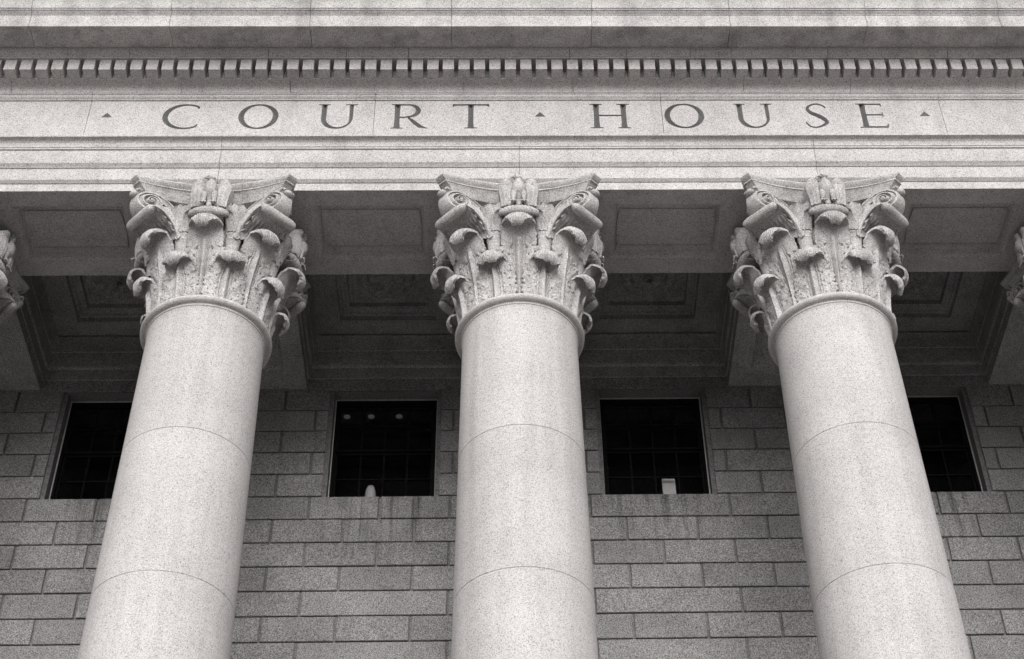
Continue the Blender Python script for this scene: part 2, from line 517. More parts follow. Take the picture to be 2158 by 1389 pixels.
for b in BAYS:
    c = b * S
    # moulded surround of the coffer
    L = []
    for o, z in MOULD:
        x0, x1, y0, y1 = c - 1.02 + o, c + 1.02 - o, YIN + o, YW - o
        L.append([(x0, y0, z), (x1, y0, z), (x1, y1, z), (x0, y1, z)])
    mesh('coffer_moulding', *cv(rings(L, False)), MAT['ceil'], ceil, smooth=25)
    cy = 1.92
    L = [[(c - 1.02, YIN - 0.1, ZC), (c + 1.02, YIN - 0.1, ZC), (c + 1.02, YW + 0.02, ZC), (c - 1.02, YW + 0.02, ZC)]]
    for hh, z in ((0.625, ZC), (0.62, ZC + 0.07), (0.59, ZC + 0.072), (0.575, ZC + 0.10), (0.54, ZC + 0.118), (0.53, ZC + 0.13), (0.50, ZC + 0.13), (0.495, ZC + 0.20), (0.46, ZC + 0.205), (0.44, ZC + 0.215)):
        L.append([(c - hh, cy - hh, z), (c + hh, cy - hh, z), (c + hh, cy + hh, z), (c - hh, cy + hh, z)])
    cp = mesh('coffer', *cv(rings(L)), MAT['ceil'], ceil)
    mesh('rosette', *cv(rosette(c, 1.95, ZC + 0.205, b in (-1.5, 0.5, 2.5))), MAT['ceil'], cp, smooth=40)
for i in range(-3, 4):
    c = i * S
    w = 0.68
    V, Fc = [], []
    # beam: two sides, ends open into wall and architrave, underside with a sunk panel
    y0, y1 = 0.661, YW + 0.03
    zb = 14.2
    V = [(c - w, y0, 15.2), (c - w, y0, zb), (c + w, y0, zb), (c + w, y0, 15.2), (c - w, y1, 15.2), (c - w, y1, zb), (c + w, y1, zb), (c + w, y1, 15.2)]
    Fc = [(0, 1, 5, 4), (2, 3, 7, 6), (0, 3, 2, 1)]
    cyb = (y0 + YW) / 2
    lo = [[(c - w, y0, zb), (c + w, y0, zb), (c + w, y1, zb), (c - w, y1, zb)]]
    for hx, hy, z in ((0.42, 0.80, zb), (0.40, 0.78, zb + 0.03), (0.36, 0.74, zb + 0.045), (0.33, 0.71, zb + 0.045), (0.32, 0.70, zb + 0.035)):
        lo.append([(c - hx, cyb - hy, z), (c + hx, cyb - hy, z), (c + hx, cyb + hy, z), (c - hx, cyb + hy, z)])
    mesh('beam', *cv(join([(V, Fc), rings(lo)])), MAT['ceil'], ceil)

# ------------------------------------------------------------------ entablature
ent = empty('entablature', (0, 0, ZS))
tag(ent, 'long pale granite entablature carved COURT HOUSE above the columns, with dentils and cornice', 'entablature', kind='thing')
EL = Vector((0, 0, ZS))
def ev(parts):
    v, f = parts
    return [Vector(p) - EL for p in v], f
G = 0.0026
FRONT = [(-0.66, ZS), (-0.66, 14.135), (-0.672, 14.138), (-0.678, 14.146), (-0.692, 14.158), (-0.70, 14.168), (-0.70, 14.352),
         (-0.712, 14.355), (-0.718, 14.365), (-0.735, 14.385), (-0.746, 14.396), (-0.75, 14.407), (-0.75, 14.612), (-0.766, 14.615), (-0.770, 14.628),
         (-0.766, 14.640), (-0.774, 14.644), (-0.777, 14.68), (-0.785, 14.705), (-0.800, 14.722), (-0.822, 14.733), (-0.846, 14.738), (-0.850, 14.742), (-0.852, 14.765)]
BACK = [(0.43, ZS), (0.66, ZS), (0.66, 14.35), (0.68, 14.36), (0.68, 14.58), (0.72, 14.60), (0.72, 14.8), (0.80, 14.9), (0.98, 15.03), (0.98, 15.15), (0.60, 15.15)]
APROF = BACK + [(0.60, 14.765)] + FRONT[::-1] + [(-0.43, ZS)]
aj = [-XEND] + [i * S for i in (-2, -1, 0, 1, 2)] + [XEND]
box('entablature_core', -XEND + 0.02, XEND - 0.02, -0.58, 0.59, 14.16, 16.6, MAT['joint'], ent).location = -EL
for a, b in zip(aj, aj[1:]):
    V, Fc = extrude_x(APROF, a + G, b - G, closed=False)
    c = (a + b) / 2
    hx = 0.635
    parts = [(V, Fc)]
    for p, q in ((a + G, c - hx), (c + hx, b - G)):
        parts.append(([(p, -0.43, ZS), (q, -0.43, ZS), (q, 0.43, ZS), (p, 0.43, ZS)], [(0, 1, 2, 3)]))
    V, Fc = join(parts)
    ab = mesh('architrave_block', *ev((V, Fc)), MAT['entab'], ent, smooth=20)
    L = []
    for ox, oy, z, bu in ((0.635, 0.43, 0.0, 0), (0.631, 0.426, 0.012, 0), (0.616, 0.411, 0.020, 0), (0.600, 0.394, 0.036, 0), (0.582, 0.374, 0.066, 0), (0.572, 0.362, 0.088, 0), (0.560, 0.350, 0.096, 0.008),
                          (0.548, 0.294, 0.096, 0.026), (0.547, 0.293, 0.072, 0.026), (0.534, 0.280, 0.070, 0.026), (0.532, 0.278, 0.092, 0.026), (0.520, 0.266, 0.092, 0.026), (0.30, 0.10, 0.0925, 0)):
        L.append(rect_loop(c, 0, ox, oy, ZS + z, bu))
    # rim hole of the block is straight, so the loop's straight first ring meets it edge to edge
    mesh('soffit_panel', *ev(rings(L)), MAT['entab'], ent)

# frieze, with letters cut in V-section
YF = -0.70
fj = [-XEND, -8.4, -5.03, -1.695, 1.695, 5.03, 8.4, XEND]
ZL0, ZL1 = 15.05, 15.505
H = ZL1 - ZL0
def poly(*pts): return list(pts)
def arc(cx, cz, rx, rz, a0, a1, n=28):
    return [(cx + rx * math.cos(math.radians(a0 + (a1 - a0) * i / (n - 1))), cz + rz * math.sin(math.radians(a0 + (a1 - a0) * i / (n - 1)))) for i in range(n)]
TK, TN = 0.062, 0.028
def wlin(a, b): return lambda t: a + (b - a) * t
def stem(x, z0=0.0, z1=None, w=TK, top=True, bot=True, ser=0.075, dx=0.0):
    z1 = H if z1 is None else z1
    out = [([(x, z0 + 0.004), (x + dx * .25, z0 + (z1 - z0) * 0.25), (x + dx * .75, z0 + (z1 - z0) * 0.75), (x + dx, z1 - 0.004)], lambda t: w * (1 + 0.25 * abs(2 * t - 1) ** 5), False)]
    if top: out.append(([(x + dx - ser, z1 - 0.010), (x + dx, z1 - 0.013), (x + dx + ser, z1 - 0.010)], lambda t: 0.016 + 0.010 * (1 - abs(2 * t - 1)), False))
    if bot: out.append(([(x - ser, z0 + 0.010), (x, z0 + 0.013), (x + ser, z0 + 0.010)], lambda t: 0.016 + 0.010 * (1 - abs(2 * t - 1)), False))
    return out
def ring_stroke(cx, cz, rx, rz):
    pts = arc(cx, cz, rx, rz, 0, 360, 65)[:-1]
    return [(pts, lambda t: TN + (TK - TN + 0.006) * abs(math.cos(2 * PI * t)) ** 1.6, True)]
def letter_strokes(ch, x0, x1):
    w = x1 - x0; cx = (x0 + x1) / 2
    if ch == 'O': return ring_stroke(cx, H / 2, w / 2 - 0.036, H / 2 - 0.012)
    if ch == 'C':
        rx, rz = w * 0.56, H / 2 - 0.012
        c = x0 + rx + 0.036
        p = arc(c, H / 2, rx, rz, 58, 304, 50)
        return [(p, lambda t: TN + (TK - TN + 0.004) * max(0, math.sin(PI * min(1, max(0, (t * 246 + 58 - 90) / 180)))) ** 1.3, False),
                ([p[0], (p[0][0] + 0.012, p[0][1] - 0.045)], wlin(0.034, 0.016), False),
                ([p[-1], (p[-1][0] + 0.012, p[-1][1] + 0.040)], wlin(0.032, 0.014), False)]
    if ch == 'U':
        xl, xr = x0 + 0.075, x1 - 0.070
        m = (xl + xr) / 2; rx = (xr - xl) / 2
        p = [(xl, H - 0.004), (xl, H * 0.75), (xl, H * 0.42)] + arc(m, H * 0.40, rx, H * 0.40 - 0.015, 180, 360, 30) + [(xr, H * 0.45), (xr, H * 0.75), (xr, H - 0.004)]
        def wu(t):
            return lerp_table([(0, TK * 1.15), (0.08, TK), (0.36, TK * 0.95), (0.52, TN), (0.62, TN), (0.80, TK * 0.72), (1, TK * 0.78)], t)
        return [(p, wu, False)] + [([(x - 0.07, H - 0.010), (x, H - 0.013), (x + 0.07, H - 0.010)], lambda t: 0.016 + 0.010 * (1 - abs(2 * t - 1)), False) for x in (xl, xr)]
    if ch == 'R':
        xs_ = x0 + 0.085
        out = stem(xs_)
        bowl = [(xs_, H - 0.016), (xs_ + 0.10, H - 0.016)] + arc(xs_ + 0.13, H * 0.725, 0.115, H * 0.275 - 0.016, 90, -90, 22) + [(xs_ + 0.08, H * 0.45 + 0.002), (xs_, H * 0.45 + 0.002)]
        out.append((bowl, lambda t: TN + (TK - TN) * max(0, math.sin(PI * min(1, max(0, (t - 0.2) / 0.6)))) ** 1.5, False))
        out.append(([(xs_ + 0.13, H * 0.45), (xs_ + 0.20, H * 0.26), (xs_ + 0.27, H * 0.09), (x1, 0.006)], lambda t: lerp_table([(0, 0.03), (0.25, TK * 0.92), (0.75, TK * 0.9), (1, 0.012)], t), False))
        return out
    if ch == 'T':
        return stem(cx, top=False) + [([(x0 + 0.012, H - 0.018), (cx, H - 0.016), (x1 - 0.012, H - 0.018)], wlin(TN + 0.002, TN + 0.002), False),
                                      ([(x0 + 0.016, H - 0.006), (x0 + 0.002, H - 0.058)], wlin(0.034, 0.012), False),
                                      ([(x1 - 0.016, H - 0.006), (x1 - 0.002, H - 0.058)], wlin(0.034, 0.012), False)]
    if ch == 'H':
        xl, xr = x0 + 0.088, x1 - 0.088
        return stem(xl) + stem(xr) + [([(xl, H * 0.52), (xr, H * 0.52)], wlin(TN, TN), False)]
    if ch == 'E':
        xs_ = x0 + 0.088
        return stem(xs_) + [([(xs_, H - 0.016), (x1 - 0.045, H - 0.016)], wlin(TN, TN), False), ([(xs_, H * 0.53), (x1 - 0.045, H * 0.53)], wlin(TN, TN), False),
                            ([(xs_, 0.016), (x1 - 0.012, 0.016)], wlin(TN, TN + .004), False),
                            ([(x1 - 0.052, H - 0.006), (x1 - 0.040, H - 0.060)], wlin(0.03, 0.012), False),
                            ([(x1 - 0.044, H * 0.53 + 0.042), (x1 - 0.044, H * 0.53 - 0.040)], wlin(0.014, 0.014), False),
                            ([(x1 - 0.022, 0.006), (x1 - 0.002, 0.070)], wlin(0.032, 0.012), False)]
    if ch == 'S':
        base = [(x1 - 0.035, H - 0.055), (x1 - 0.075, H - 0.022), (cx, H - 0.012), (x0 + 0.075, H - 0.045), (x0 + 0.048, H * 0.76), (x0 + 0.085, H * 0.615),
                (cx + 0.015, H * 0.50), (x1 - 0.062, H * 0.365), (x1 - 0.036, H * 0.22), (x1 - 0.085, 0.050), (cx - 0.02, 0.013), (x0 + 0.055, 0.026), (x0 + 0.018, 0.075)]
        p = [(q[0], q[1]) for q in catmull([(a, b, 0) for a, b in base], 60)]
        return [(p, lambda t: lerp_table([(0, 0.024), (0.15, TN), (0.5, TK + 0.004), (0.85, TN), (1, 0.024)], t), False),
                ([p[0], (p[0][0] + 0.014, p[0][1] - 0.034)], wlin(0.030, 0.012), False), ([p[-1], (p[-1][0] - 0.014, p[-1][1] + 0.040)], wlin(0.030, 0.012), False)]
def wedge(stroke, mat):
    pts, wf, closed = stroke
    # resample
    d = []
    P = [Vector((x, z)) for x, z in pts]
    n = len(P)
    V, Fc = [], []
    L = [0.0]
    for i in range(1, n): L.append(L[-1] + (P[i] - P[i - 1]).length)
    for i, p in enumerate(P):
        if closed: t = (P[(i + 1) % n] - P[(i - 1) % n])
        else: t = P[min(i + 1, n - 1)] - P[max(i - 1, 0)]
        t.normalize(); nn = Vector((-t.y, t.x))
        s = i / n if closed else L[i] / L[-1]
        w = wf(s); dep = w * 0.70; e = 0.012; k = 1 + e / dep
        a, b = p + nn * (w / 2 * k), p - nn * (w / 2 * k)
        V += [(a.x, YF - e, ZL0 + a.y), (b.x, YF - e, ZL0 + b.y), (p.x, YF + dep, ZL0 + p.y)]
    m = n if closed else n - 1
    for i in range(m):
        j = (i + 1) % n
        for q in range(3): Fc.append((3 * i + q, 3 * i + (q + 1) % 3, 3 * j + (q + 1) % 3, 3 * j + q))
    if not closed: Fc += [(0, 2, 1), (3 * n - 3, 3 * n - 2, 3 * n - 1)]
    return V, Fc
LET = [('C', -4.170, -3.742), ('O', -3.285, -2.812), ('U', -2.360, -1.895), ('R', -1.510, -1.070), ('T', -0.775, -0.347),
       ('H', 0.832, 1.330), ('O', 1.720, 2.196), ('U', 2.550, 3.018), ('S', 3.385, 3.672), ('E', 4.005, 4.362)]
def dot_cut(x, z):
    # triangular stop, a little pit with its point upwards
    hw, h = 0.066, 0.066
    k = 1.35
    V = [(x - hw * k, YF - 0.012, z - 0.004), (x + hw * k, YF - 0.012, z - 0.004), (x, YF - 0.012, z + h * k * 1.25), (x, YF + 0.036, z + h * 0.40)]
    return V, [(0, 1, 2), (0, 3, 1), (1, 3, 2), (2, 3, 0)]
cuts = []
for ch, a, b in LET: cuts.append((ch, (a + b) / 2, [wedge(s, None) for s in letter_strokes(ch, a, b)]))
for x in (-4.815, 0.255, 4.822): cuts.append(('stop', x, [dot_cut(x, 15.262)]))
for a, b in zip(fj, fj[1:]):
    V, Fc = boxvf(a + G, b - G, YF, -0.30, 14.7655, 15.563)
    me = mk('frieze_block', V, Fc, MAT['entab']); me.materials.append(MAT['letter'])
    o = obj_from('frieze_block', me)
    mine = [c for c in cuts if a < c[1] < b]
    tmp = []
    for nm, x, strokes in mine:
        for st_ in strokes:
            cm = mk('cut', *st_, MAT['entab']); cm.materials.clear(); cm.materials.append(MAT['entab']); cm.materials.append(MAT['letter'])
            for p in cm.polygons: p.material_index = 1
            co = obj_from('cut', cm); tmp.append(co)
            md = o.modifiers.new('b', 'BOOLEAN'); md.operation = 'DIFFERENCE'; md.object = co; md.solver = 'EXACT'
            md.material_mode = 'INDEX'
    if tmp:
        bpy.context.view_layer.update()
        dg = bpy.context.evaluated_depsgraph_get()
        ne = bpy.data.meshes.new_from_object(o.evaluated_get(dg))
        o.modifiers.clear(); o.data = ne
        for co in tmp: bpy.data.objects.remove(co)
    if mine:
        # the cut faces of each letter become a part of their own
        bm = bmesh.new(); bm.from_mesh(o.data)
        for nm, x, strokes in mine:
            hw = 0.30
            sel = [f for f in bm.faces if f.material_index == 1 and abs(f.calc_center_median().x - x) < hw]
            idx = {}; LV, LF = [], []
            for f in sel:
                q = []
                for v in f.verts:
                    if v.index not in idx: idx[v.index] = len(LV); LV.append(v.co.copy())
                    q.append(idx[v.index])
                LF.append(tuple(q))
            if LF:
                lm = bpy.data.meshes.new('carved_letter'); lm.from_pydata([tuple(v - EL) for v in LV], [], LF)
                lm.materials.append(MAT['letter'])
                lo_ = obj_from('carved_letter' if nm != 'stop' else 'carved_stop', lm, ent)
                lo_['label'] = ('V-cut letter %s carved in the frieze' % nm) if nm != 'stop' else 'small triangular stop carved in the frieze'
        bmesh.ops.delete(bm, geom=[f for f in bm.faces if f.material_index == 1], context='FACES')
        bm.to_mesh(o.data); bm.free()
    o.data.name = 'frieze_block'
    o.parent = ent; o.location = -EL

def course(name, prof, joints, mat, smooth=20):
    for a, b in zip(joints, joints[1:]):
        mesh(name, *ev(extrude_x(prof, a + G, b - G)), mat, ent, smooth=smooth)
course('frieze_moulding', [(-0.30, 15.5655), (-0.702, 15.5655), (-0.714, 15.568), (-0.716, 15.580), (-0.728, 15.590), (-0.738, 15.604), (-0.742, 15.620), (-0.744, 15.632), (-0.752, 15.634), (-0.753, 15.649), (-0.30, 15.649)],
       fj, MAT['entab'])
course('bed_moulding', [(-0.30, 15.6525), (-0.756, 15.6525), (-0.758, 15.668), (-0.763, 15.690), (-0.773, 15.712), (-0.790, 15.730), (-0.815, 15.743), (-0.85, 15.750), (-0.885, 15.752), (-0.888, 15.757), (-0.850, 15.757), (-0.850, 15.943), (-0.30, 15.943)],
       [-XEND, -8.1, -5.985, -3.985, -2.70, -0.655, 0.655, 2.70, 3.985, 5.985, 8.1, XEND], MAT['entab'])
DP = S / 18.5
dm = None
nden = int(9.0 / DP)
for i in range(-nden, nden + 1):
    x = 0.003 + (i + 0.5) * DP
    w = DP * 0.715
    V, Fc = boxvf(-w / 2, w / 2, -1.02, -0.8505, 15.7575, 15.942)
    if dm is None: dm = mk('dentil', [Vector(p) - Vector((0, 0, ZS)) for p in V], Fc, MAT['entab'])
    obj_from('dentil', dm, ent, (x + random.uniform(-.002, .002), random.uniform(-.003, .002), 0))
course('ovolo_moulding', [(-0.30, 15.9455), (-1.042, 15.9455), (-1.046, 15.960), (-1.056, 15.962), (-1.060, 15.970), (-1.080, 15.983), (-1.102, 15.998), (-1.118, 16.018), (-1.127, 16.038), (-0.30, 16.038)],
       [-XEND, -7.7, -5.315, -4.592, -2.957, -2.033, -1.298, 0.613, 1.298, 2.057, 2.546, 3.707, 5.153, 7.4, XEND], MAT['entab'])
course('cornice_block', [(-0.30, 16.0415), (-1.385, 16.046), (-1.395, 16.022), (-1.408, 16.006), (-1.460, 16.000), (-1.462, 16.210), (-1.470, 16.214), (-1.474, 16.224), (-1.490, 16.236), (-1.500, 16.250), (-1.512, 16.254), (-1.516, 16.268),
                          (-1.526, 16.272), (-1.530, 16.300), (-1.540, 16.360), (-1.560, 16.420), (-1.590, 16.470), (-1.620, 16.510), (-1.640, 16.570), (-1.645, 16.66), (-0.30, 16.75)],
       [-XEND, -7.4, -5.70, -4.074, -2.441, -0.784, 0.871, 2.506, 4.132, 5.726, 7.4, XEND], MAT['cornice'])

# ------------------------------------------------------------------ columns
def rshaft(z): return 0.5975 - 0.0138 * (z - ZS)
TOPB = 12.300   # top of the astragal
Zb = PODIUM     # columns are modelled in their own frame, origin at their foot
def lz(prof): return [(r, z - Zb) for r, z in prof]

# ---- acanthus leaves
def leaf_mesh(name, path, hw, nu=75, nv=140, th=0.031, lobes=5, serr=0.26, rib=1.7, pits=(), roll0=0.62, cup=0.0, flute=14, vein=1.0, reff=None, seed=1):
    rnd = random.Random(seed)
    npth = len(path)
    jr, jz = rnd.uniform(-0.014, 0.012), rnd.uniform(-0.018, 0.014)
    path = [(r + jr * sstep(0.4, 0.8, k / npth), z + jz * sstep(0.4, 0.8, k / npth)) for k, (r, z) in enumerate(path)]
    ph1, ph2, ph3, lean = rnd.uniform(0, 6), rnd.uniform(0, 6), rnd.uniform(0, 6), rnd.uniform(-0.02, 0.02)
    pits = [(a + rnd.uniform(-.04, .04), b + rnd.uniform(-.02, .02), c) for a, b, c in pits]
    pp = catmull([(r, z, 0) for r, z in path], nv)
    V = []
    idx = lambda s, i, j: s * nu * nv + j * nu + i
    for s in (0, 1):
        for j in range(nv):
            for i in range(nu):
                u = -1 + 2 * i / (nu - 1)
                v0 = j / (nv - 1)
                v = v0 * (1 - (0.10 * u ** 4 + 0.014 * (1 + math.sin(3.1 * u + ph1)) + 0.006 * (1 + math.sin(9.3 * u + ph2)) + 0.005 * abs(math.sin(17 * u + ph3))) * sstep(roll0, 1.0, v0))
                k = v * (nv - 1); k0 = min(nv - 2, int(k)); ft = k - k0
                p = pp[k0].lerp(pp[k0 + 1], ft)
                tdir = (pp[min(nv - 1, k0 + 2)] - pp[max(0, k0 - 1)]).normalized()
                n = Vector((tdir.y, -tdir.x))
                q = (v * lobes) % 1.0
                body = 1 - sstep(roll0, roll0 + 0.15, v)
                edge = 1 - serr * body * (1 - q) ** 1.6 - 0.04 * math.sin(v * lobes * 6 * PI) * body
                edge *= 1 - 0.06 * abs(math.sin(v * 41 + ph3)) * sstep(roll0 - 0.1, roll0, v)
                x = u * hw(v) * edge + lean * sstep(0.3, 0.8, v)
                au = abs(u)
                d = 0.0
                rf = 1 - sstep(roll0 - 0.04, roll0 + 0.10, v)
                if s == 0:
                    fade = rf
                    d += rib * 0.020 * gauss(u / 0.10) * fade
                    d -= rib * 0.014 * gauss((au - 0.19) / 0.045) * fade * (1 - 0.3 * v)
                    d -= rib * 0.011 * gauss((au - 0.31) / 0.04) * fade
                    ph = 2 * PI * (lobes * v - 1.5 * (au - 0.3))
                    d += vein * 0.008 * math.cos(ph) * sstep(0.30, 0.60, au) * fade
                    d += vein * 0.0022 * math.cos(3 * ph + 0.6) * sstep(0.40, 0.7, au) * fade
                    d += 0.003 * math.sin(13 * u + 5 * v * math.pi) * sstep(0.35, 0.8, au) * fade
                    for (pu, pv, pr) in pits:
                        d -= 0.036 * gauss((au - pu) * hw(v) / pr) * gauss((v - pv) * 1.15 / (pr * 1.7)) if v < roll0 + 0.05 else 0.0
                    d += cup * u * u * rf
                else:
                    d = -th * (0.8 + 0.4 * gauss(u / 0.7)) - (0.0028 + 0.0015 * math.sin(u * 9 + seed)) * math.cos(u * PI * flute + 1.1 * math.sin(u * 5 + ph2)) * sstep(roll0, roll0 + 0.12, v) - 0.006 * (1 - u * u) * sstep(roll0, roll0 + 0.2, v)
                    d += 0.032 * gauss(((u - 0.40) * hw(v)) / 0.008) * gauss((v - roll0 - 0.15) / 0.020) + 0.032 * gauss(((u + 0.30) * hw(v)) / 0.008) * gauss((v - roll0 - 0.18) / 0.020)
                    d += cup * u * u * rf
                r, z = p.x + n.x * d, p.y + n.y * d
                rl = sstep(roll0 - 0.05, roll0 + 0.15, v)
                z -= 0.050 * au ** 4 * rl
                r -= 0.030 * u * u * rl
                a = x / (reff or max(r, 0.60))
                V.append((r * math.sin(a), -r * math.cos(a), z - Zb))
    Fc = []
    for s in (0, 1):
        for j in range(nv - 1):
            for i in range(nu - 1):
                Fc.append((idx(s, i, j), idx(s, i + 1, j), idx(s, i + 1, j + 1), idx(s, i, j + 1)))
    for j in range(nv - 1):
        Fc.append((idx(0, 0, j), idx(1, 0, j), idx(1, 0, j + 1), idx(0, 0, j + 1)))
        Fc.append((idx(0, nu - 1, j), idx(1, nu - 1, j), idx(1, nu - 1, j + 1), idx(0, nu - 1, j + 1)))
    for i in range(nu - 1):
        Fc.append((idx(0, i, 0), idx(1, i, 0), idx(1, i + 1, 0), idx(0, i + 1, 0)))
        Fc.append((idx(0, i, nv - 1), idx(1, i, nv - 1), idx(1, i + 1, nv - 1), idx(0, i + 1, nv - 1)))
    return mk(name, V, Fc, MAT['carved'], smooth=50)

LOWER = [(0.632, 12.33), (0.645, 12.45), (0.663, 12.60), (0.688, 12.735), (0.722, 12.830), (0.760, 12.880), (0.798, 12.890), (0.828, 12.868), (0.838, 12.832), (0.822, 12.800), (0.790, 12.792)]
UPPER = [(0.622, 12.33), (0.640, 12.55), (0.676, 12.80), (0.722, 13.00), (0.776, 13.150), (0.828, 13.252), (0.868, 13.302), (0.915, 13.302), (0.947, 13.272), (0.952, 13.232), (0.932, 13.202), (0.900, 13.202)]
hw_low = lambda v: lerp_table([(0, 0.215), (0.2, 0.238), (0.42, 0.232), (0.58, 0.198), (0.70, 0.172), (0.85, 0.160), (1, 0.120)], v)
hw_up = lambda v: lerp_table([(0, 0.150), (0.3, 0.190), (0.48, 0.245), (0.60, 0.235), (0.72, 0.205), (0.86, 0.188), (1, 0.140)], v)
pits_low = [(0.46, 0.12, .0065), (0.45, 0.30, .0065), (0.44, 0.47, .007), (0.74, 0.20, .0055), (0.70, 0.38, .006), (0.88, 0.28, .005)]
pits_up = [(0.47, 0.38, .007), (0.45, 0.49, .007), (0.40, 0.58, .008), (0.76, 0.44, .006), (0.74, 0.55, .006), (0.55, 0.22, .006)]
ME_LOW = [leaf_mesh('acanthus_leaf', LOWER, hw_low, lobes=4, pits=pits_low, roll0=0.60, serr=0.10, vein=0.75, seed=q) for q in (1, 2, 3, 4)]
ME_UP = [leaf_mesh('acanthus_leaf', UPPER, hw_up, lobes=5, pits=pits_up, roll0=0.62, serr=0.16, vein=0.85, seed=q) for q in (11, 12, 13, 14)]

# ---- leaf under each corner volute: springs from two stalks and meets on the diagonal
def corner_leaf():
    nu, nv = 65, 60
    V = []
    for s in (0, 1):
        for j in range(nv):
            v = j / (nv - 1)
            for i in range(nu):
                u = -1 + 2 * i / (nu - 1)
                au = abs(u)
                # profile in (r, z); the middle is hollowed back to the bell
                prof = [(0.735, 13.16), (0.770, 13.30), (0.845, 13.42), (0.94, 13.485), (1.035, 13.490)]
                k = v * (len(prof) - 1); k0 = min(len(prof) - 2, int(k)); ft = k - k0; ft = ft * ft * (3 - 2 * ft) * 0.5 + ft * 0.5
                r = prof[k0][0] + (prof[k0 + 1][0] - prof[k0][0]) * ft
                z = prof[k0][1] + (prof[k0 + 1][1] - prof[k0][1]) * ft
                low = 1 - sstep(0.0, 0.62, v)
                r -= 0.055 * (1 - u * u) * math.sin(PI * min(1, v / 0.62)) if v < 0.62 else 0
                z += 0.12 * (1 - u * u) * low
                half = 0.225 + 0.06 * low
                x = u * half * (1 - 0.10 * abs(math.sin(v * 5 * PI)) * sstep(.8, 1, au) * (1 - sstep(.6, .8, v)))
                # side lappets turn down
                d = 0.0
                if s == 0:
                    d = 0.008 * math.cos(u * PI * 9) * (1 - sstep(0.55, 0.7, v)) + 0.010 * math.cos(2 * PI * (4 * v - au)) * sstep(0.5, 0.9, au)
                    z += d; 
                else:
                    tk = 0.036
                    z += tk * 0.9; r -= tk * 0.4 * (1 - v)
                    z += 0.004 * math.cos(u * PI * 15) * sstep(0.5, 0.6, v)
                V.append((x, -r, z - Zb))
    idx = lambda s, i, j: s * nu * nv + j * nu + i
    Fc = []
    for s in (0, 1):
        for j in range(nv - 1):
            for i in range(nu - 1): Fc.append((idx(s, i, j), idx(s, i + 1, j), idx(s, i + 1, j + 1), idx(s, i, j + 1)))
    for j in range(nv - 1):
        for i in (0, nu - 1): Fc.append((idx(0, i, j), idx(1, i, j), idx(1, i, j + 1), idx(0, i, j + 1)))
    for i in range(nu - 1):
        for j in (0, nv - 1): Fc.append((idx(0, i, j), idx(1, i, j), idx(1, i + 1, j), idx(0, i + 1, j)))
    # veined cheeks between each stem and the leaf's edge
    cheeks = []
    for side in (-1, 1):
        A = []
        for ang, r, z in ((23, 0.745, 13.20), (20, 0.775, 13.42), (15, 0.820, 13.59), (11.5, 0.858, 13.650), (10.0, 0.905, 13.650), (9.0, 0.955, 13.610)):
            a_ = math.radians(ang) * side; A.append((r * math.sin(a_), -r * math.cos(a_), z))
        B = [(side * 0.285, -0.735, 13.16), (side * 0.275, -0.770, 13.29), (side * 0.262, -0.845, 13.41), (side * 0.250, -0.94, 13.480), (side * 0.242, -1.00, 13.492), (side * 0.235, -1.05, 13.492)]
        A, B = catmull(A, 34), catmull(B, 34)
        cvv, cff = [], []
        m_ = 12
        for s_ in (0, 1):
            for j in range(34):
                for i in range(m_):
                    t_ = i / (m_ - 1); p_ = A[j].lerp(B[j], t_)
                    v_ = j / 33
                    out_ = Vector((side * 0.80, -0.45, 0.0)).normalized()
                    p_ = p_ + out_ * (0.030 * math.sin(PI * t_) + 0.007 * math.cos(2 * PI * (2.2 * t_ + 3.0 * v_)) * math.sin(PI * t_) - 0.03 * s_)
                    cvv.append((p_.x, p_.y, p_.z - Zb))
        ix = lambda s_, i, j: s_ * 34 * m_ + j * m_ + i
        for s_ in (0, 1):
            for j in range(33):
                for i in range(m_ - 1): cff.append((ix(s_, i, j), ix(s_, i + 1, j), ix(s_, i + 1, j + 1), ix(s_, i, j + 1)))
        for j in range(33):
            for i in (0, m_ - 1): cff.append((ix(0, i, j), ix(1, i, j), ix(1, i, j + 1), ix(0, i, j + 1)))
        for i in range(m_ - 1):
            for j in (0, 33): cff.append((ix(0, i, j), ix(1, i, j), ix(1, i + 1, j), ix(0, i + 1, j)))
        cheeks.append((cvv, cff))
    # the rolled tip
    roll = []
    n = 28
    path = [(-0.235 + 0.47 * i / n, 0, 0) for i in range(n + 1)]
    rv, rf = [], []
    m = 18
    for i in range(n + 1):
        u = -1 + 2 * i / n
        rr = 0.060 * (1 - abs(u) ** 6) ** 0.5 if abs(u) < 1 else 0.002
        rr = max(rr, 0.004) * (1 + 0.02 * math.cos(u * PI * 16))
        for q in range(m):
            a = 2 * PI * q / m
            rv.append((u * 0.235, -(1.062 + rr * 0.95 * math.cos(a)), 13.475 + rr * math.sin(a) - Zb))
    for i in range(n):
        for q in range(m): rf.append((i * m + q, i * m + (q + 1) % m, (i + 1) * m + (q + 1) % m, (i + 1) * m + q))
    return mk('volute_leaf', *join([(V, Fc), (rv, rf)] + cheeks), MAT['carved'], smooth=55)
ME_CL = corner_leaf()

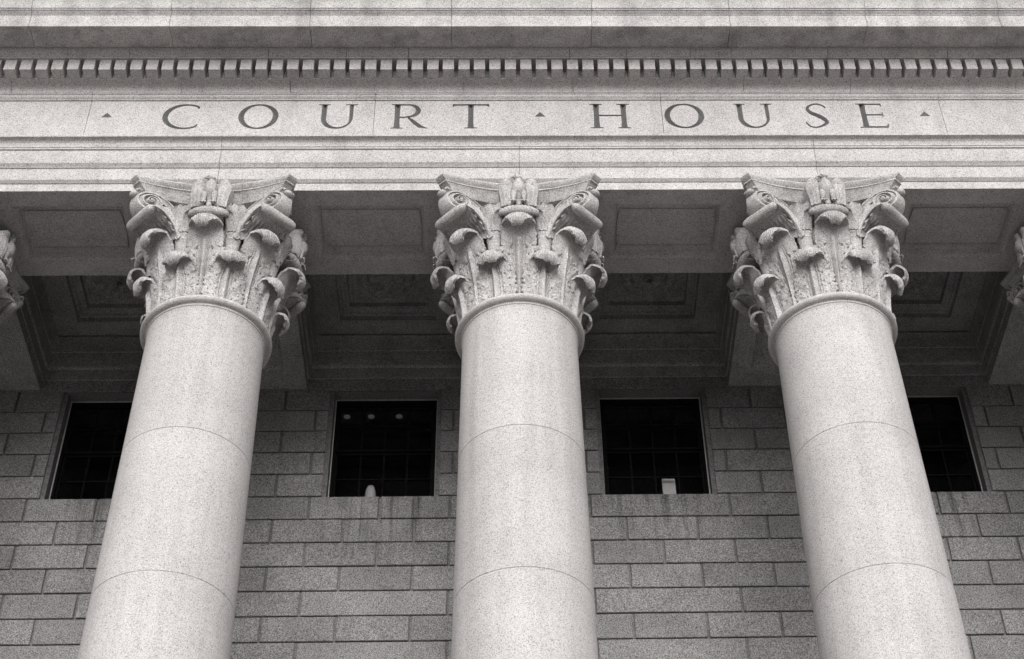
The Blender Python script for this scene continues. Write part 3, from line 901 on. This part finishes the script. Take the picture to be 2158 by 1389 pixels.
# ---- corner volute: a scroll in the diagonal plane, its inner turns standing further out
def volute():
    c_r, c_z = 1.045, 13.655
    turns, n = 2.9, 120
    prof = []
    parts = []
    for side in (-1, 1):
        V, Fc = [], []
        for k in range(n + 1):
            t = k / n
            a = PI * 0.5 + 0.55 - t * turns * 2 * PI      # clockwise from the top
            R = 0.152 * (1 - t) ** 0.95 + 0.014
            band = 0.027 * (1 - t) + 0.012
            w0 = 0.120 + 0.045 * t
            ro, ri = R, max(0.004, R - band)
            for rr, ww in ((ro, 0.0), (ro, w0 * 0.86), (ro - band * 0.18, w0), (ri + band * 0.35, w0), (ri + band * 0.1, w0 * 0.80), (ri, 0.0)):
                V.append((side * (ww - 0.40 * rr * math.cos(a) * (1 if ww > 0 else 0)), -(c_r + rr * math.cos(a)), c_z + rr * math.sin(a) - Zb))
        m = 6
        for k in range(n):
            for q in range(m - 1): Fc.append((k * m + q, k * m + q + 1, (k + 1) * m + q + 1, (k + 1) * m + q))
        parts.append((V, Fc))
        parts.append(ellipsoid((side * 0.150, -c_r, c_z - Zb), (0.022, 0.024, 0.024), 10, 8))
    # solid hub so the channel between the turns has a floor
    hv, hf = [], []
    m = 24
    for q in range(m):
        a = 2 * PI * q / m
        for sx in (-0.112, 0.112): hv.append((sx - math.copysign(0.40 * 0.118 * math.cos(a), sx), -(c_r + 0.118 * math.cos(a)), c_z + 0.118 * math.sin(a) - Zb))
    for q in range(m):
        j = (q + 1) % m; hf.append((2 * q, 2 * q + 1, 2 * j + 1, 2 * j))
    hf.append(tuple(2 * q for q in range(m))); hf.append(tuple(2 * q + 1 for q in range(m)))
    parts.append((hv, hf))
    # two ribbon stems sweeping up from the stalks on either side
    for side in (-1, 1):
        pts = []
        a22 = math.radians(22.5)
        # stalk top in the diagonal frame (45 degrees away from the face)
        for ang, r, z in ((23, 0.735, 13.24), (20, 0.765, 13.42), (15, 0.812, 13.60), (11.0, 0.862, 13.71), (7.6, 0.925, 13.770), (5.8, 0.98, 13.790), (5.0, 1.03, 13.785)):
            a = math.radians(ang) * side
            pts.append((r * math.sin(a), -r * math.cos(a), z - Zb))
        pp = catmull(pts, 30)
        V, Fc = [], []
        for k, p in enumerate(pp):
            t = (pp[min(29, k + 1)] - pp[max(0, k - 1)]).normalized()
            out = Vector((p.x, p.y, 0)).normalized()
            sx = t.cross(out).normalized(); nn = sx.cross(t).normalized()
            wb = 0.030 + 0.016 * (1 - k / 29)
            th = 0.055
            for aa, bb in ((-1, 0), (-0.82, 1), (-0.62, 1), (-0.5, 0.72), (0.5, 0.72), (0.62, 1), (0.82, 1), (1, 0), (1, -1), (-1, -1)):
                V.append(p + sx * (wb * aa) + nn * (th * 0.5 * bb))
        m = 10
        for k in range(29):
            for q in range(m): Fc.append((k * m + q, k * m + (q + 1) % m, (k + 1) * m + (q + 1) % m, (k + 1) * m + q))
        Fc.append(tuple(range(m))); Fc.append(tuple(29 * m + q for q in range(m)))
        parts.append((V, Fc))
    # little bud between scroll and abacus horn
    parts.append(ellipsoid((0, -1.200, 13.745 - Zb), (0.060, 0.045, 0.038), 14, 10))
    parts.append(tube([(-0.05, -1.20, 13.775 - Zb), (-0.075, -1.185, 13.79 - Zb), (-0.085, -1.16, 13.772 - Zb), (-0.07, -1.15, 13.755 - Zb)], [0.02, 0.018, 0.014, 0.008], 8))
    parts.append(tube([(0.05, -1.20, 13.775 - Zb), (0.075, -1.185, 13.79 - Zb), (0.085, -1.16, 13.772 - Zb), (0.07, -1.15, 13.755 - Zb)], [0.02, 0.018, 0.014, 0.008], 8))
    return mk('volute', *join(parts), MAT['carved'], smooth=45)
ME_VO = volute()

# ---- banded stalk (two per face), with the frilled sheath opening at its top
def stalk():
    parts = []
    prof = [(13.00, 0.70, 0.060), (13.10, 0.712, 0.064), (13.165, 0.718, 0.068), (13.17, 0.718, 0.074), (13.185, 0.719, 0.074), (13.19, 0.72, 0.069), (13.225, 0.724, 0.073), (13.23, 0.724, 0.079), (13.25, 0.726, 0.080),
            (13.255, 0.726, 0.073), (13.32, 0.735, 0.082), (13.42, 0.755, 0.100), (13.52, 0.775, 0.125), (13.575, 0.79, 0.140)]
    n = 40
    V, Fc = [], []
    for j, (z, r, h) in enumerate(prof):
        t = j / (len(prof) - 1)
        for i in range(n):
            a = 2 * PI * i / n
            k = 1 + (0.05 + 0.07 * sstep(0.7, 1, t)) * math.cos(a * 9) * sstep(0.62, 0.75, t)
            zz = z + (0.022 * math.cos(a * 9) if j == len(prof) - 1 else 0)
            V.append((1.15 * h * k * math.cos(a), -(r + 0.055 * math.sin(a) * (h / 0.07)), zz - Zb))
    for j in range(len(prof) - 1):
        for i in range(n): Fc.append((j * n + i, j * n + (i + 1) % n, (j + 1) * n + (i + 1) % n, (j + 1) * n + i))
    Fc.append(tuple((len(prof) - 1) * n + i for i in range(n)))
    return mk('stalk', V, Fc, MAT['carved'], smooth=40)
ME_ST = stalk()

# ---- inner scroll that arches from a stalk towards the middle of the face (side = +1 / -1)
def helix(side):
    parts = []
    pts = []
    for ang, r, z in ((22, 0.745, 13.26), (20.5, 0.775, 13.42), (17.5, 0.795, 13.545), (13.0, 0.805, 13.63), (8.0, 0.80, 13.665), (2.5, 0.79, 13.65)):
        a = math.radians(ang) * side
        pts.append((r * math.sin(a), -r * math.cos(a), z - Zb))
    pp = catmull(pts, 26)
    V, Fc = [], []
    for k, p in enumerate(pp):
        t = (pp[min(25, k + 1)] - pp[max(0, k - 1)]).normalized()
        out = Vector((p.x, p.y, 0)).normalized()
        sx = t.cross(out).normalized(); nn = sx.cross(t).normalized()
        wb, th = 0.045 - 0.010 * k / 25, 0.06
        for aa, bb in ((-1, 0), (-0.82, 1), (-0.60, 1), (-0.45, 0.6), (0.45, 0.6), (0.60, 1), (0.82, 1), (1, 0), (1, -1), (-1, -1)):
            V.append(p + sx * (wb * aa) + nn * (th * 0.5 * bb))
    m = 10
    for k in range(25):
        for q in range(m): Fc.append((k * m + q, k * m + (q + 1) % m, (k + 1) * m + (q + 1) % m, (k + 1) * m + q))
    Fc.append(tuple(range(m))); Fc.append(tuple(25 * m + q for q in range(m)))
    parts.append((V, Fc))
    # frilled leaf lying on the scroll
    V, Fc = [], []
    nu, nv = 17, 20
    for s in (0, 1):
        for j in range(nv):
            for i in range(nu):
                u, v = -1 + 2 * i / (nu - 1), j / (nv - 1)
                a = math.radians(22 - 9.0 * v ** 1.4 + u * (6.0 - 2.0 * v) ) * side
                r = 0.80 + 0.09 * v ** 2 + 0.012 * math.cos(u * PI * 5) - 0.03 * u * u - s * 0.025
                z = 13.26 + 0.27 * v + (0.018 * math.cos(u * 8) if j == nv - 1 else 0) - 0.05 * sstep(0.8, 1, v)
                V.append((r * math.sin(a), -r * math.cos(a), z - Zb))
    idx = lambda s, i, j: s * nu * nv + j * nu + i
    for s in (0, 1):
        for j in range(nv - 1):
            for i in range(nu - 1): Fc.append((idx(s, i, j), idx(s, i + 1, j), idx(s, i + 1, j + 1), idx(s, i, j + 1)))
    for j in range(nv - 1):
        for i in (0, nu - 1): Fc.append((idx(0, i, j), idx(1, i, j), idx(1, i, j + 1), idx(0, i, j + 1)))
    for i in range(nu - 1):
        for j in (0, nv - 1): Fc.append((idx(0, i, j), idx(1, i, j), idx(1, i + 1, j), idx(0, i + 1, j)))
    parts.append((V, Fc))
    return mk('inner_scroll', *join(parts), MAT['carved'], smooth=45)
ME_HX = {1: helix(1), -1: helix(-1)}

# ---- abacus: concave sides, chamfered horns
def abacus():
    # (half size at horn tip, sagitta mid-side, z)
    prof = [(0.775, 0.600, 13.800), (0.795, 0.622, 13.806), (0.815, 0.640, 13.830), (0.840, 0.668, 13.875), (0.868, 0.700, 13.912), (0.880, 0.712, 13.922), (0.890, 0.722, 13.924), (0.892, 0.724, 13.938),
            (0.880, 0.714, 13.940), (0.894, 0.728, 13.952), (0.915, 0.750, 13.970), (0.926, 0.762, 13.992), (0.922, 0.760, 14.010), (0.910, 0.750, 14.0165)]
    n = 22
    V, Fc = [], []
    m = 4 * n
    for a, mid, z in prof:
        cham = 0.080
        for side in range(4):
            for i in range(n):
                t = -1 + 2 * i / (n - 1)
                x = (a - cham) * t
                y = -(mid + (a - mid) * abs(t) ** 2.0)
                ang = side * PI / 2
                V.append((x * math.cos(ang) - y * math.sin(ang), x * math.sin(ang) + y * math.cos(ang), z - Zb))
    for j in range(len(prof) - 1):
        for i in range(m): Fc.append((j * m + i, j * m + (i + 1) % m, (j + 1) * m + (i + 1) % m, (j + 1) * m + i))
    Fc.append(tuple(range(m - 1, -1, -1))); Fc.append(tuple((len(prof) - 1) * m + i for i in range(m)))
    return mk('abacus', V, Fc, MAT['carved'], smooth=30)
ME_AB = abacus()

# ---- eagle perched in the middle of each abacus face
def eagle():
    parts = []
    Y0 = -0.80
    for s in (-1, 1):
        # folded wing: a curved slab with rounded shoulder and feather ridges
        nu, nv = 15, 26
        V, Fc = [], []
        for f_ in (0, 1):
            for j in range(nv):
                v = j / (nv - 1)
                for i in range(nu):
                    u = i / (nu - 1)
                    top = 13.965 - 0.075 * (abs(u - 0.50) / 0.5) ** 2.2
                    z = 13.50 + (top - 13.50) * v
                    xo = 0.215 - 0.012 * math.cos(v * 3.0) - 0.010 * (1 - v)
                    x = s * (0.055 + (xo - 0.055) * u)
                    bul = 0.02 + 0.075 * math.sin(PI * (0.15 + 0.75 * v)) * (1 - (2 * u - 1) ** 2 * 0.8) + 0.04 * sstep(0.75, 0.95, v) * math.sin(PI * u)
                    fe = 0.006 * math.cos(u * PI * 8) * (1 - sstep(0.55, 0.7, v)) + 0.005 * math.cos(v * 46 + math.cos(u * PI * 6)) * sstep(0.5, 0.7, v) * (1 - sstep(.93, 1, v))
                    y = Y0 - 0.06 - bul - fe if f_ == 0 else Y0 + 0.08
                    V.append((x, y, z - Zb))
        idx = lambda f_, i, j: f_ * nu * nv + j * nu + i
        for f_ in (0, 1):
            for j in range(nv - 1):
                for i in range(nu - 1): Fc.append((idx(f_, i, j), idx(f_, i + 1, j), idx(f_, i + 1, j + 1), idx(f_, i, j + 1)))
        for j in range(nv - 1):
            for i in (0, nu - 1): Fc.append((idx(0, i, j), idx(1, i, j), idx(1, i, j + 1), idx(0, i, j + 1)))
        for i in range(nu - 1):
            for j in (0, nv - 1): Fc.append((idx(0, i, j), idx(1, i, j), idx(1, i + 1, j), idx(0, i + 1, j)))
        parts.append((V, Fc))
        # feathered thigh, shank and talons
        parts.append(tube([(s * 0.050, Y0 - 0.13, 13.75 - Zb), (s * 0.056, Y0 - 0.145, 13.68 - Zb), (s * 0.058, Y0 - 0.14, 13.61 - Zb), (s * 0.058, Y0 - 0.135, 13.55 - Zb), (s * 0.058, Y0 - 0.135, 13.525 - Zb)], [0.026, 0.034, 0.028, 0.019, 0.016], 12))
        for q in (-1, 0, 1):
            parts.append(tube([(s * 0.058, Y0 - 0.13, 13.53 - Zb), (s * 0.058 + q * 0.024, Y0 - 0.165, 13.532 - Zb), (s * 0.058 + q * 0.030, Y0 - 0.185, 13.515 - Zb), (s * 0.058 + q * 0.031, Y0 - 0.188, 13.495 - Zb)], [0.014, 0.014, 0.012, 0.005], 8))
    # body, breast and neck
    body = catmull([(0, Y0 - 0.03, 13.56), (0, Y0 - 0.07, 13.66), (0, Y0 - 0.125, 13.77), (0.0, Y0 - 0.135, 13.85), (0.002, Y0 - 0.125, 13.915), (0.0, Y0 - 0.130, 13.96)], 20)
    rad = [lerp_table([(0, 0.040), (0.25, 0.060), (0.55, 0.078), (0.72, 0.070), (0.9, 0.042), (1, 0.038)], i / 19) for i in range(20)]
    parts.append(tube([(p.x, p.y, p.z - Zb) for p in body], rad, 20))
    # head turned to the left, hooked beak, brow
    parts.append(ellipsoid((-0.006, Y0 - 0.140, 13.985 - Zb), (0.046, 0.044, 0.036), 16, 12))
    parts.append(tube([(-0.038, Y0 - 0.150, 13.985 - Zb), (-0.066, Y0 - 0.160, 13.984 - Zb), (-0.085, Y0 - 0.165, 13.972 - Zb), (-0.090, Y0 - 0.166, 13.952 - Zb)], [0.021, 0.016, 0.011, 0.004], 10))
    parts.append(ellipsoid((-0.032, Y0 - 0.172, 13.997 - Zb), (0.022, 0.012, 0.008), 8, 6))
    # fanned tail between the legs
    parts.append(tube([(0, Y0 - 0.07, 13.70 - Zb), (0, Y0 - 0.085, 13.60 - Zb), (0, Y0 - 0.08, 13.51 - Zb)], [0.022, 0.030, 0.040], 12))
    V, Fc = join(parts)
    z0 = 13.50 - Zb
    V = [(p[0], Y0 - 0.03 + (p[1] - Y0 + 0.03) * 0.85, z0 + (p[2] - z0) * 0.87) for p in V]
    return mk('eagle', V, Fc, MAT['carved'], smooth=45)
ME_EA = eagle()

# ---- fluted bolster the eagle stands on
def perch():
    n, m = 48, 18
    V, Fc = [], []
    for i in range(n + 1):
        u = -1 + 2 * i / n
        rr = 0.058 * (1 - 0.55 * abs(u) ** 3) * (1 + 0.055 * math.cos(u * PI * 12))
        if abs(u) > 0.985: rr *= 0.3
        for q in range(m):
            a = 2 * PI * q / m
            V.append((u * 0.225, -(0.875 - 0.06 * u * u + rr * math.cos(a + 0)), 13.445 + rr * math.sin(a) + 0.012 * u * u - Zb))
    for i in range(n):
        for q in range(m): Fc.append((i * m + q, i * m + (q + 1) % m, (i + 1) * m + (q + 1) % m, (i + 1) * m + q))
    bx = boxvf(-0.16, 0.16, -0.86, -0.66, 13.40 - Zb, 13.53 - Zb)
    return mk('perch', *join([(V, Fc), bx]), MAT['carved'], smooth=40)
ME_PE = perch()

# ---- bell, astragal, drums, base
ME_BELL = mk('capital', *lathe(lz([(0.600, 12.34), (0.605, 12.6), (0.615, 12.9), (0.635, 13.15), (0.665, 13.35), (0.700, 13.50), (0.735, 13.61), (0.752, 13.65), (0.765, 13.66), (0.768, 13.70), (0.755, 13.715), (0.70, 13.76), (0.60, 13.82)]), 96), MAT['carved'], smooth=40)
rn = rshaft(12.2)
ast = [(rn - 0.03, 12.2435), (rn + 0.020, 12.2435), (rn + 0.021, 12.264), (rn + 0.028, 12.270)]
for i in range(13):
    a = -PI / 2 + PI * i / 12
    ast.append((rn + 0.030 + 0.052 * math.cos(a), 12.314 + 0.044 * math.sin(a)))
ast += [(rn - 0.02, 12.365)]
ME_AST = mk('astragal', *lathe(lz(ast), 128), MAT['shaft'], smooth=35)
DJ = [PODIUM + 0.85, 1.9, 3.65, 5.4, 7.11, 8.842, 10.566, 12.2425]
ME_DR = []
for a, b in zip(DJ, DJ[1:]):
    c = 0.0045
    pr = [(rshaft(a) - 0.05, a + 0.0007), (rshaft(a) - c, a + 0.0007), (rshaft(a + c), a + c + 0.001)]
    for i in range(1, 8): z = a + (b - a) * i / 8; pr.append((rshaft(z), z))
    if b > 12: pr += [(rshaft(12.16), 12.16), (rshaft(12.20) + 0.003, 12.20), (rshaft(12.22) + 0.008, 12.225), (rshaft(12.24) + 0.015, b - 0.002), (0.55, b - 0.001)]
    else: pr += [(rshaft(b - c), b - c - 0.001), (rshaft(b) - c, b - 0.0007), (rshaft(b) - 0.05, b - 0.0007)]
    ME_DR.append(mk('shaft_drum', *lathe(lz(pr), 144), MAT['shaft'], smooth=30))
rb = rshaft(PODIUM + 0.85)
bp = [(1.02, PODIUM + 0.245)]
for i in range(9): a = -PI / 2 + PI * i / 8; bp.append((0.93 + 0.10 * math.cos(a), PODIUM + 0.35 + 0.10 * math.sin(a)))
bp += [(0.90, PODIUM + 0.46)]
for i in range(7): a = PI / 2 + PI * i / 6; bp.append((0.92 + 0.06 * math.cos(a), PODIUM + 0.54 - 0.07 * math.sin(a) + 0.0))
for i in range(9): a = -PI / 2 + PI * i / 8; bp.append((0.88 + 0.075 * math.cos(a), PODIUM + 0.70 + 0.075 * math.sin(a)))
bp += [(rb + 0.03, PODIUM + 0.80), (rb, PODIUM + 0.849)]
ME_BASE = mk('column_base', *lathe(lz(bp), 96), MAT['shaft'], smooth=40)
ME_PL = mk('plinth', *boxvf(-1.03, 1.03, -1.03, 1.03, 0.002, 0.245), MAT['shaft'])

LABELS = {
    -2: 'granite column cut off by the left edge, only the side of its leafy capital showing',
    -1: 'leftmost of the three whole granite columns, under the letters C and O',
    0: 'middle one of the three whole granite columns, below the gap between the two carved words',
    1: 'rightmost of the three whole granite columns, under the letters U and S',
    2: 'granite column cut off by the right edge, only the side of its leafy capital showing',
}
def R8(o, k): return o
for i in (-2, -1, 0, 1, 2):
    root = empty('column', (i * S + {0: -0.015, -2: 0.09, 2: -0.09}.get(i, 0.0), 0, PODIUM))
    tag(root, LABELS[i], 'column', 'columns of the portico', 'thing')
    obj_from('plinth', ME_PL, root); obj_from('column_base', ME_BASE, root)
    for me in ME_DR: obj_from('shaft_drum', me, root)
    obj_from('astragal', ME_AST, root)
    cap = obj_from('capital', ME_BELL, root)
    rr = random.Random(40 + i)
    for k in range(8):
        obj_from('acanthus_leaf', rr.choice(ME_LOW), cap, rotz=PI / 8 + k * PI / 4 + rr.uniform(-.02, .02))
        obj_from('acanthus_leaf', rr.choice(ME_UP), cap, rotz=k * PI / 4 + rr.uniform(-.02, .02))
        sd_ = 1 if k % 2 == 0 else -1
        obj_from('stalk', ME_ST, cap, rotz=PI / 8 + k * PI / 4)
    for k in range(4):
        obj_from('volute_leaf', ME_CL, cap, rotz=PI / 4 + k * PI / 2)
        obj_from('volute', ME_VO, cap, rotz=PI / 4 + k * PI / 2)
        obj_from('inner_scroll', ME_HX[1], cap, rotz=k * PI / 2)
        obj_from('inner_scroll', ME_HX[-1], cap, rotz=k * PI / 2)
        obj_from('eagle', ME_EA, cap, rotz=k * PI / 2)
        obj_from('perch', ME_PE, cap, rotz=k * PI / 2)
    obj_from('abacus', ME_AB, cap)

# ------------------------------------------------------------------ small things at the windows
def jar():
    pr = [(0.058, 0.0), (0.066, 0.004), (0.070, 0.03), (0.069, 0.22), (0.066, 0.30), (0.058, 0.345), (0.050, 0.372), (0.044, 0.382), (0.0445, 0.395), (0.036, 0.402)]
    return lathe(pr, 40)
j = mesh('white_jar', *jar(), MAT['white'], smooth=50, loc=(-1.860, YFR + 0.20, ZSILL + 0.05))
tag(j, 'white rounded jar on the sill of the window left of the middle column', 'jar')
def card():
    V, n = [], 8
    w, h, d = 0.082, 0.46, 0.05
    out = [(-w, 0), (w, 0)] + [(w - 0.035 + 0.035 * math.cos(PI / 2 * i / n), h - 0.035 + 0.035 * math.sin(PI / 2 * i / n)) for i in range(n + 1)] + [(-w + 0.004, h), (-w, h - 0.004)]
    m = len(out)
    V = [(x, -d / 2, z) for x, z in out] + [(x, d / 2, z) for x, z in out]
    Fc = [(i, (i + 1) % m, m + (i + 1) % m, m + i) for i in range(m)] + [tuple(range(m)), tuple(range(2 * m - 1, m - 1, -1))]
    return V, Fc
cd = mesh('white_box', *card(), MAT['white'], loc=(1.873, YFR + 0.17, ZSILL + 0.05), rotz=0.05)
tag(cd, 'white upright box with one rounded corner on the sill right of the middle column', 'box')
def ceiling_lamp(name, x, y, z, label, long=False):
    if long:
        V, Fc = join([boxvf(-0.16, 0.16, -0.06, 0.06, -0.03, 0.0), boxvf(-0.15, 0.15, -0.045, -0.012, -0.042, -0.0305), boxvf(-0.15, 0.15, 0.012, 0.045, -0.042, -0.0305)])
    else:
        V, Fc = lathe([(0.020, -0.014), (0.036, -0.010), (0.042, -0.003), (0.042, 0.0)], 24)
    o = mesh(name, V, Fc, MAT['lamp'], loc=(x, y, z))
    tag(o, label, 'lamp', 'lamps in the rooms')
for x, lab in ((-2.30, 'left'), (-1.976, 'middle'), (-1.60, 'right')):
    ceiling_lamp('room_lamp', x, YW + 1.0, 14.576, lab + ' one of three faint round ceiling lamps inside the window left of the middle column')
ceiling_lamp('room_lamp', -4.72, YW + 1.0, 14.576, 'faint round ceiling lamp inside the leftmost window')
for x, b in ((-4.85, 'leftmost window'), (-1.40, 'window left of the middle column'), (1.62, 'window right of the middle column')):
    ceiling_lamp('strip_lamp', x, YW + 3.6, 14.576, 'dim strip lamp deep inside the ' + b, True)
